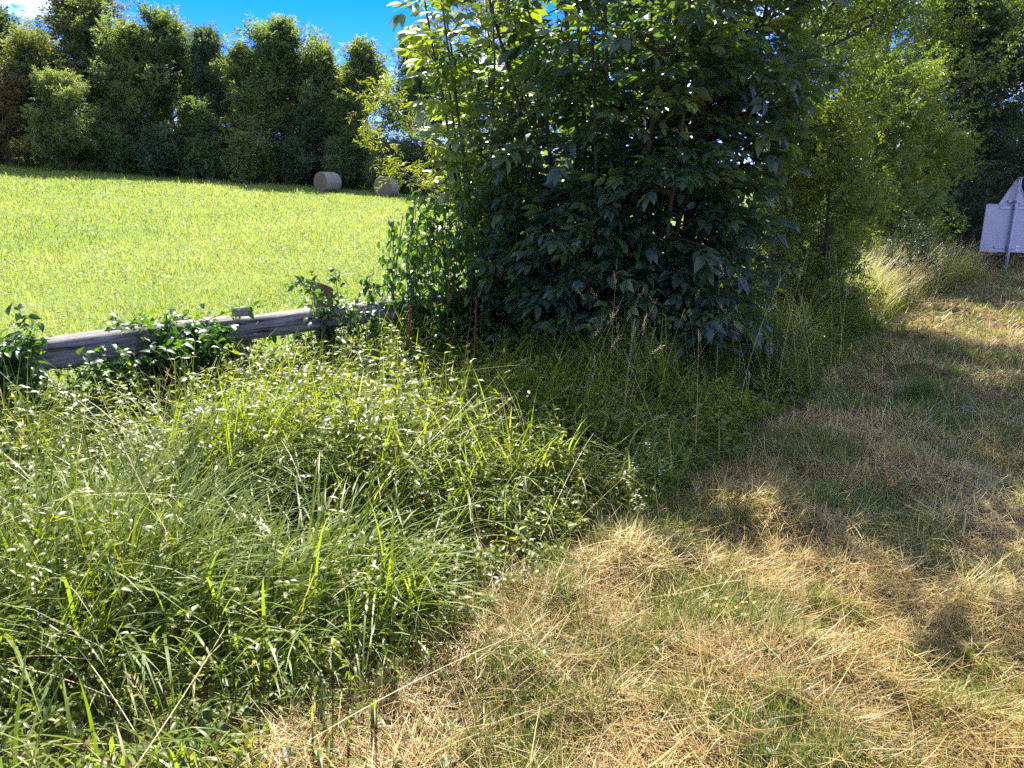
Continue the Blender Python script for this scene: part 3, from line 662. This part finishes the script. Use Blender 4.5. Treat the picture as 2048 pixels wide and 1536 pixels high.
hedge_tree('hedge_shrub', 77, 1760, 16.4, 3.6, 1.5, M['hedge'], 'light green rounded shrub above the mound of pale grass', .18, 28, 6, .13, .7, .05, 8, 'shrub')
hedge_tree('hedge_shrub', 78, 1640, 9.6, 2.2, .75, M['hedge'], 'bright sunlit shrub at the right foot of the dark bushy tree', .15, 20, 6, .09, .85, .05, 7, 'shrub')
hedge_tree('hedge_tree', 84, 1665, 16.5, 4.6, 1.9, M['hedge'], 'low leafy tree filling the gap between the bushy tree and the yellow-green crown', .22, 30, 6, .15, .55, .04, 8)
hedge_tree('hedge_shrub', 85, 1575, 10.6, 2.3, .8, M['hedge'], 'olive-green shrub in the shade between the bushy tree and the bright sunlit shrub', .16, 22, 7, .10, .5, .02, 7, 'shrub')
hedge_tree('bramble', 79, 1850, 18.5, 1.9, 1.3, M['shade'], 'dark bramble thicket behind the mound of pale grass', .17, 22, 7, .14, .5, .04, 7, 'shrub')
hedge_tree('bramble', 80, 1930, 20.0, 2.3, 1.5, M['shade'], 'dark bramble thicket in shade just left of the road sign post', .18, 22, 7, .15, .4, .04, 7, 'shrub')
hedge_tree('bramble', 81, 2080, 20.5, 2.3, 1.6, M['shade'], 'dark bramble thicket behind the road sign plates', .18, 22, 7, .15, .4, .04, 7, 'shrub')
hedge_tree('sapling', 82, 1812, 11.6, .95, .35, M['shade'], 'small dark sapling at the edge of the pale grass mound', .10, 9, 4, .04, .3, .3, 4, 'sapling', group=None)
def dead_branches():
    r = rng(83); x, y = at(1860, 19.0), 19.0
    t = thing('dead_shrub', (x, y, 0), 'leafless purplish twiggy shrub in front of the dark trees left of the sign', 'shrub'); wd = MB()
    for i in range(60):
        az = r.uniform(0, 6.28); el = r.uniform(.35, 1.3); ln = r.uniform(1.8, 3.1); u = np.linspace(0, 1, 8)
        d = np.array([-sin(az) * cos(el), cos(az) * cos(el), sin(el)])
        pts = d * ln * u[:, None] + np.array([0, 0, -.25]) * (u ** 2 * ln)[:, None] * .6 + np.cumsum(r.normal(0, .035, (8, 3)), 0) * (u > 0)[:, None]; pts[:, 2] = np.maximum(pts[:, 2], 0.0)
        tube(wd, pts, .014 * (1 - .8 * u) + .002, 4)
        for j in range(7):
            f = r.uniform(.25, 1); b = np.array([np.interp(f, u, pts[:, c]) for c in range(3)]); dd = d + r.normal(0, .5, 3); dd /= np.linalg.norm(dd); v = np.linspace(0, 1, 3)
            tube(wd, b + dd * r.uniform(.3, .8) * v[:, None], .004 * (1 - .6 * v), 3)
    wd.build('twigs', M['twig'], t)
dead_branches()

# ------------------------------------------------------------------ fence
def fence():
    ang = math.atan2(FD[1], FD[0]); base = FP + FD * 1.2
    z0 = 0.0
    t = thing('timber_fence', (*base, float(ground(*[np.array(v) for v in base]))), 'weathered grey timber rail fence half buried in weeds along the meadow', 'fence', rz=ang)
    def rail(x0, x1, zc0, zc1, yoff, h, w, seed):
        r = rng(seed); mb = MB(); n = 40; u = np.linspace(0, 1, n)
        prof = []
        for a in np.linspace(0, 2 * pi, 20, endpoint=False):          # squared log: superellipse
            c, s = cos(a), sin(a); p = 6.5
            k = (abs(c) ** p + abs(s) ** p) ** (-1 / p); prof.append((k * c * w / 2, k * s * h / 2))
        prof = np.array(prof); V = []
        wob = np.cumsum(r.normal(0, .0008, (n, 2)), 0); rid = 1 + r.normal(0, .02, 20)[:, None]; prof = prof * rid
        for i in range(n):
            sc = 1 + .015 * sin(u[i] * 7 + seed) + r.normal(0, .004)
            V.append(np.stack([np.full(20, x0 + (x1 - x0) * u[i]), yoff + prof[:, 0] * sc + wob[i, 0], zc0 + (zc1 - zc0) * u[i] + prof[:, 1] * sc + wob[i, 1]], -1) + r.normal(0, .0015, (20, 3)))
        i = np.arange(n - 1)[:, None] * 20; j = np.arange(20)[None]; jn = (j + 1) % 20
        F = np.stack([i + j, i + 20 + j, i + 20 + jn, i + jn], -1).reshape(-1, 4)
        mb.add(np.concatenate(V), [F, np.array([list(range(20))]), np.array([[(n - 1) * 20 + q for q in range(19, -1, -1)]])])
        return mb.build('rail', M['rail'], t)
    rail(-4.0, .10, .59, .635, 0, .195, .17, 3); rail(.12, 4.2, .62, .60, .015, .17, .16, 4)
    def post(x, y, h, w, mat, cham):
        hw = w / 2
        v = [(-hw, -hw, -.3), (hw, -hw, -.3), (hw, hw, -.3), (-hw, hw, -.3), (-hw, -hw, h), (hw, -hw, h - cham), (hw, hw, h - cham), (-hw, hw, h)]
        f = [(3, 2, 1, 0), (0, 1, 5, 4), (1, 2, 6, 5), (2, 3, 7, 6), (3, 0, 4, 7), (4, 5, 6, 7)]
        o = mesh('post', np.array(v), np.array(f), mat, t, smooth=False); o.location = (x, y, 0)
        b = o.modifiers.new('edge', 'BEVEL'); b.width = .006; b.segments = 2
        return o
    post(.27, .140, .765, .10, M['greypost'], .0)
    post(1.02, .155, .90, .12, M['post'], .05)
    post(-1.75, .15, .74, .12, M['greypost'], 0); post(3.4, .16, .85, .12, M['greypost'], 0)
    return t
fence()
def fence_creeper(name, seed, a, ln, h0, h1, n, label, size=.07):
    """a creeper lying over the rail around a metres along the fence"""
    r = rng(seed); b = FP + FD * (1.2 + a); t = thing(name, (*b, float(ground(*[np.array(v) for v in b]))), label, 'creeper', 'creepers over the fence rail', math.atan2(FD[1], FD[0])); wd, mb = MB(), MB()
    for i in range(n):
        u = np.linspace(0, 1, 7); x0 = r.normal(0, ln * .4); y0 = r.uniform(-.25, .25); top = r.uniform(h0, h1)
        pts = np.stack([x0 + r.normal(0, .25) * u, y0 + r.normal(0, .12) * u - .15 * u ** 2, top * np.sin(np.minimum(u * 1.9, 2.2)) ** .8 if False else top * (1 - (1 - u) ** 2) - .12 * u ** 3], -1) + np.cumsum(r.normal(0, .02, (7, 3)), 0)
        pts[0, 2] = 0; tube(wd, pts, .003, 4)
        m = 60; g = r.random(m) ** .7; P = np.stack([np.interp(g, u, pts[:, c]) for c in range(3)], -1) + r.normal(0, .035, (m, 3))
        put(mb, HERB[1], P, r.uniform(0, 6.3, m), r.normal(-.1, .5, m), r.normal(0, .4, m), r.uniform(.6, 1.3, m) * size, np.clip(r.normal(.4, .25, m), 0, 1))
    wd.build('vine_stems', M['stem'], t); mb.build('foliage', M['vine'], t)
fence_creeper('creeper', 91, -1.75, .9, .55, .86, 70, 'creeper smothering the left end of the fence rail')
fence_creeper('creeper', 92, -.32, .42, .6, .84, 46, 'creeper tuft over the rail just left of the short grey post')
fence_creeper('creeper', 93, 1.12, .28, .6, 1.05, 16, 'creeper climbing over the brown post top')
fence_creeper('creeper', 94, 2.3, .6, .55, .85, 46, 'creeper burying the rail right of the brown post')
fence_creeper('creeper', 95, 3.3, .9, .55, 1.0, 90, 'dark creeper and nettles at the foot of the vine-hung bush')

# ------------------------------------------------------------------ hay bales
def bale(px, d, rz, label):
    x = at(px, d, 2.5); z = float(ground(np.array(x), np.array(d)))
    t = thing('hay_bale', (x, d, z), label, 'hay bale', 'round hay bales at the meadow edge', rz); Rr, Wd = .57, 1.15
    mb = MB(); n = 48; a = np.arange(n) * 2 * pi / n; r = rng(int(px)); rim = Rr * (1 + .012 * r.normal(0, 1, n))
    xs_ = [-Wd / 2 + .0, -Wd / 2 + .05, -.2, .2, Wd / 2 - .05, Wd / 2]; rs = [.965, 1, 1.0, 1.0, 1, .965]
    V = np.concatenate([np.stack([np.full(n, q), rim * s * np.cos(a), Rr + rim * s * np.sin(a) - .03], -1) for q, s in zip(xs_, rs)])
    i = np.arange(5)[:, None] * n; j = np.arange(n)[None]; jn = (j + 1) % n
    mb.add(V, np.stack([i + j, i + jn, i + n + jn, i + n + j], -1).reshape(-1, 4)); mb.build('wrapped_side', M['bale'], t)
    for sgn in (-1, 1):
        mb = MB(); V = [[sgn * (Wd / 2 - .0), 0, Rr - .03]]
        rings = np.linspace(.08, .965, 12)
        for k, q in enumerate(rings): V += np.stack([np.full(n, sgn * (Wd / 2 + (.022 if k % 2 else 0) * (k < 11))), rim * q * np.cos(a), Rr + rim * q * np.sin(a) - .03], -1).tolist()
        F4 = []; F3 = [[0, 1 + q, 1 + (q + 1) % n] for q in range(n)]
        for k in range(11): F4 += [[1 + k * n + q, 1 + (k + 1) * n + q, 1 + (k + 1) * n + (q + 1) % n, 1 + k * n + (q + 1) % n] for q in range(n)]
        mb.add(np.array(V), [np.array(F3), np.array(F4)]); mb.build('rolled_end', M['bale_end'], t)
M['bale'] = noise_mat('bale_side', [(.16, .135, .09), (.31, .265, .19), (.43, .385, .30)], 14, (3, .6, .6), .8, .5, .03)
M['bale_end'] = noise_mat('bale_end', [(.08, .06, .035), (.18, .135, .085), (.30, .24, .16)], 12, (1, 1, 1), .9, .6, .03)
bale(655, 46.5, R(58), 'left round hay bale showing its wrapped side, at the meadow edge'); bale(772, 45.5, R(80), 'right round hay bale seen end-on, partly behind yellow leaves')

# ------------------------------------------------------------------ road sign seen from behind
def sign():
    d = 17.0; x = at(2010, d); z = float(ground(np.array(x), np.array(d)))
    t = thing('road_sign', (x, d, z), 'grey back of a leaning road sign, triangle above a rectangular plate', 'road sign', rz=R(4))
    t.rotation_euler = (R(-1), R(1.8), R(3))
    mt = noise_mat('galvanised', [(.30, .31, .33), (.42, .43, .45)], 30, (1, 1, 1), .45, .1, .002, metal=.6)
    pl = noise_mat('sign_back', [(.34, .35, .37), (.40, .41, .43), (.45, .46, .48)], 3, (1, 1, 1), .5, 0, .002, spec=.4)
    wh = noise_mat('sticker', [(.75, .75, .75), (.82, .82, .82)], 3, rough=.6, bump=0)
    mb = MB(); tube(mb, [(0, 0, -.4), (0, 0, .5), (0, 0, 1.98)], .038, 14, cap=True); mb.build('post', mt, t)
    mb = MB(); tube(mb, [(0, 0, 1.98), (0, 0, 2.0)], .042, 14, cap=True); mb.build('post_cap', mt, t)
    def plate(name, pts, th, y, rr):
        # rounded outline
        out = []; n = len(pts); pts = np.array(pts, float)
        for i in range(n):
            p, a, b = pts[i], pts[i - 1], pts[(i + 1) % n]; da = (a - p) / np.linalg.norm(a - p); db = (b - p) / np.linalg.norm(b - p)
            for q in np.linspace(0, 1, 6): out.append((1 - q) ** 2 * (p + da * rr) + 2 * q * (1 - q) * p + q ** 2 * (p + db * rr))
        o = np.array(out); m = len(o); c = o.mean(0); inn = c + (o - c) * (1 - .022 / np.linalg.norm(o - c, axis=1))[:, None]
        def lay(q, yy): return np.stack([q[:, 0], np.full(m, yy), q[:, 1]], -1)
        V = np.concatenate([lay(o, y + th), lay(o, y - .018), lay(inn, y - .018), lay(inn, y)])   # folded rim towards the viewer
        j = np.arange(m); jn = (j + 1) % m; F = [np.stack([k * m + j, k * m + jn, (k + 1) * m + jn, (k + 1) * m + j], -1) for k in range(3)]
        ob = mesh(name, V, [np.concatenate(F), np.array([list(range(3 * m, 4 * m))]), np.array([list(range(m))[::-1]])], pl, t, smooth=False); return ob
    plate('rectangular_plate', [(-.62, .42), (.62, .42), (.62, 1.43), (-.62, 1.43)], .004, .062, .05)
    plate('triangular_plate', [(-.46, 1.20), (.46, 1.20), (0, 1.99)], .004, .10, .06)
    for zz, w in ((1.36, .62), (.52, .62), (1.50, .30)):
        mb = MB(); 
        v = np.array([(sx * w / 2, yy, zz + zq) for yy in (.040, .060 if zz != 1.5 else .098) for sx in (-1, 1) for zq in (-.02, .02)])
        mb.add(v, np.array([(0, 2, 3, 1), (4, 5, 7, 6), (0, 1, 5, 4), (2, 6, 7, 3), (1, 3, 7, 5), (0, 4, 6, 2)])); tube(mb, [(0, 0, zz - .02), (0, 0, zz + .02)], .046, 14, cap=True)
        mb.build('clamp', mt, t, False)
    v = np.array([(.20, .0605, .46), (.29, .0605, .46), (.29, .0605, .56), (.20, .0605, .56)]); v2 = v - [0, .002, 0]
    mesh('sticker', np.concatenate([v, v2]), np.array([(4, 5, 6, 7), (3, 2, 1, 0), (0, 1, 5, 4), (1, 2, 6, 5), (2, 3, 7, 6), (3, 0, 4, 7)]), wh, t, smooth=False)
sign()

# ------------------------------------------------------------------ small plants that stand out
def tussock():
    r = rng(96); x, y = at(1835, 6.0), 6.0; t = MB(); n = 170
    p = np.stack([r.normal(0, .09, n), r.normal(0, .07, n), np.zeros(n)], -1)
    blades(t, p, r.uniform(.16, .36, n), .006, r.uniform(0, 6.3, n), np.abs(r.normal(.45, .25, n)), r.uniform(0, .5, n), 4, np.clip(r.normal(.12, .1, n), 0, 1))
    o = t.build('grass_tussock', M['lawn']); o.location = (x, y, float(ground(np.array(x), np.array(y)))); tag(o, 'dark green grass tussock standing alone on the shaded mown strip', 'grass tussock')
tussock()
def flower(px, py_d, h, label, lean, group, petal='petal', heads=6):
    r = rng(int(px)); y = py_d; x = at(px, y, h); t = thing('white_flower' if petal == 'petal' else 'yellow_flower', (x, y, float(ground(np.array(x), np.array(y)))), label, 'flower', group)
    mb = MB(); blades(mb, np.array([[0, 0, 0.]]), h * 1.1, .004, lean, .15, .3, 5, .4, .6)
    n = 12; g = r.random(n) * h * .8; put(mb, HERB[2], np.stack([np.zeros(n), np.zeros(n), g], -1), r.uniform(0, 6.3, n), r.normal(.5, .2, n), 0 * g, r.uniform(.03, .05, n), .4)
    mb.build('stem', M['herb'], t)
    for i in range(heads):
        mb = MB(); c = np.array([r.normal(0, .018), r.normal(0, .018), h + r.normal(0, .006)]); m = 6
        put(mb, leaf_s(.7, .0, .05), np.repeat(c[None], m, 0), np.arange(m) * 2 * pi / m, np.full(m, .12), np.zeros(m), np.full(m, .0065), r.random(m))
        mb.build('flower_head', M[petal], t)
GW = 'white yarrow-like flowers at the verge edge'
for k, (px, d, h, lb) in enumerate([(1222, 3.75, .17, 'leftmost white flower head low at the verge edge by the mown strip'), (1252, 3.75, .19, 'white flower head second from the left at the verge edge'), (1270, 3.95, .17, 'middle white flower head at the verge edge'), (1278, 3.55, .16, 'lowest white flower head of the cluster at the verge edge'), (1298, 4.05, .26, 'topmost white flower head of the cluster at the verge edge'), (1320, 3.85, .18, 'rightmost white flower head over the mown strip')]): flower(px, d, h, lb, k * 1.1, GW)
GU = 'cream flower heads in the shade under the bush'
for k, (px, d, h, lb) in enumerate([(1168, 4.9, .38, 'leftmost cream flower head in the shaded grass before the bush'), (1182, 5.1, .42, 'tallest cream flower head in the shaded grass before the bush'), (1190, 4.95, .33, 'lowest cream flower head in the shaded grass before the bush'), (1050, 5.2, .52, 'cream flower head on the sunny verge left of the shade edge')]): flower(px, d, h, lb, k * 1.7, GU)
GY = 'small yellow flowers in the straw'
for k, (px, d, lb) in enumerate([(1442, 2.72, 'leftmost small yellow flower in the sunlit straw'), (1475, 2.7, 'middle small yellow flower in the sunlit straw'), (1500, 2.75, 'rightmost small yellow flower in the sunlit straw')]): flower(px, d, .06, lb, k, GY, 'ypetal', 3)
def dock(px, d, h, label):
    r = rng(int(px) + 7); x = at(px, d, h); t = thing('dock_plant', (x, d, float(ground(np.array(x), np.array(d)))), label, 'dock plant', 'rusty dock spikes by the bush')
    mb = MB(); tube(mb, [(0, 0, 0), (.01, 0, h * .5), (.03, 0, h)], .004, 5); mb.build('stem', M['dock'], t); mb = MB(); n = 160; g = h * r.uniform(.62, 1.0, n)
    put(mb, leaf_s(.8, .1, .1), np.stack([.03 * g / h + r.normal(0, .006, n), r.normal(0, .006, n), g], -1), r.uniform(0, 6.3, n), r.uniform(0, 1.2, n), np.zeros(n), r.uniform(.008, .016, n), r.random(n)); mb.build('seed_spike', M['dock'], t)
dock(945, 6.0, .85, 'rusty red dock spike at the left foot of the dark bush'); dock(890, 6.6, 1.05, 'rusty red dock spike beside the creeper near the vine'); dock(812, 6.2, .75, 'rusty dock spike leaning at the right end of the rail')
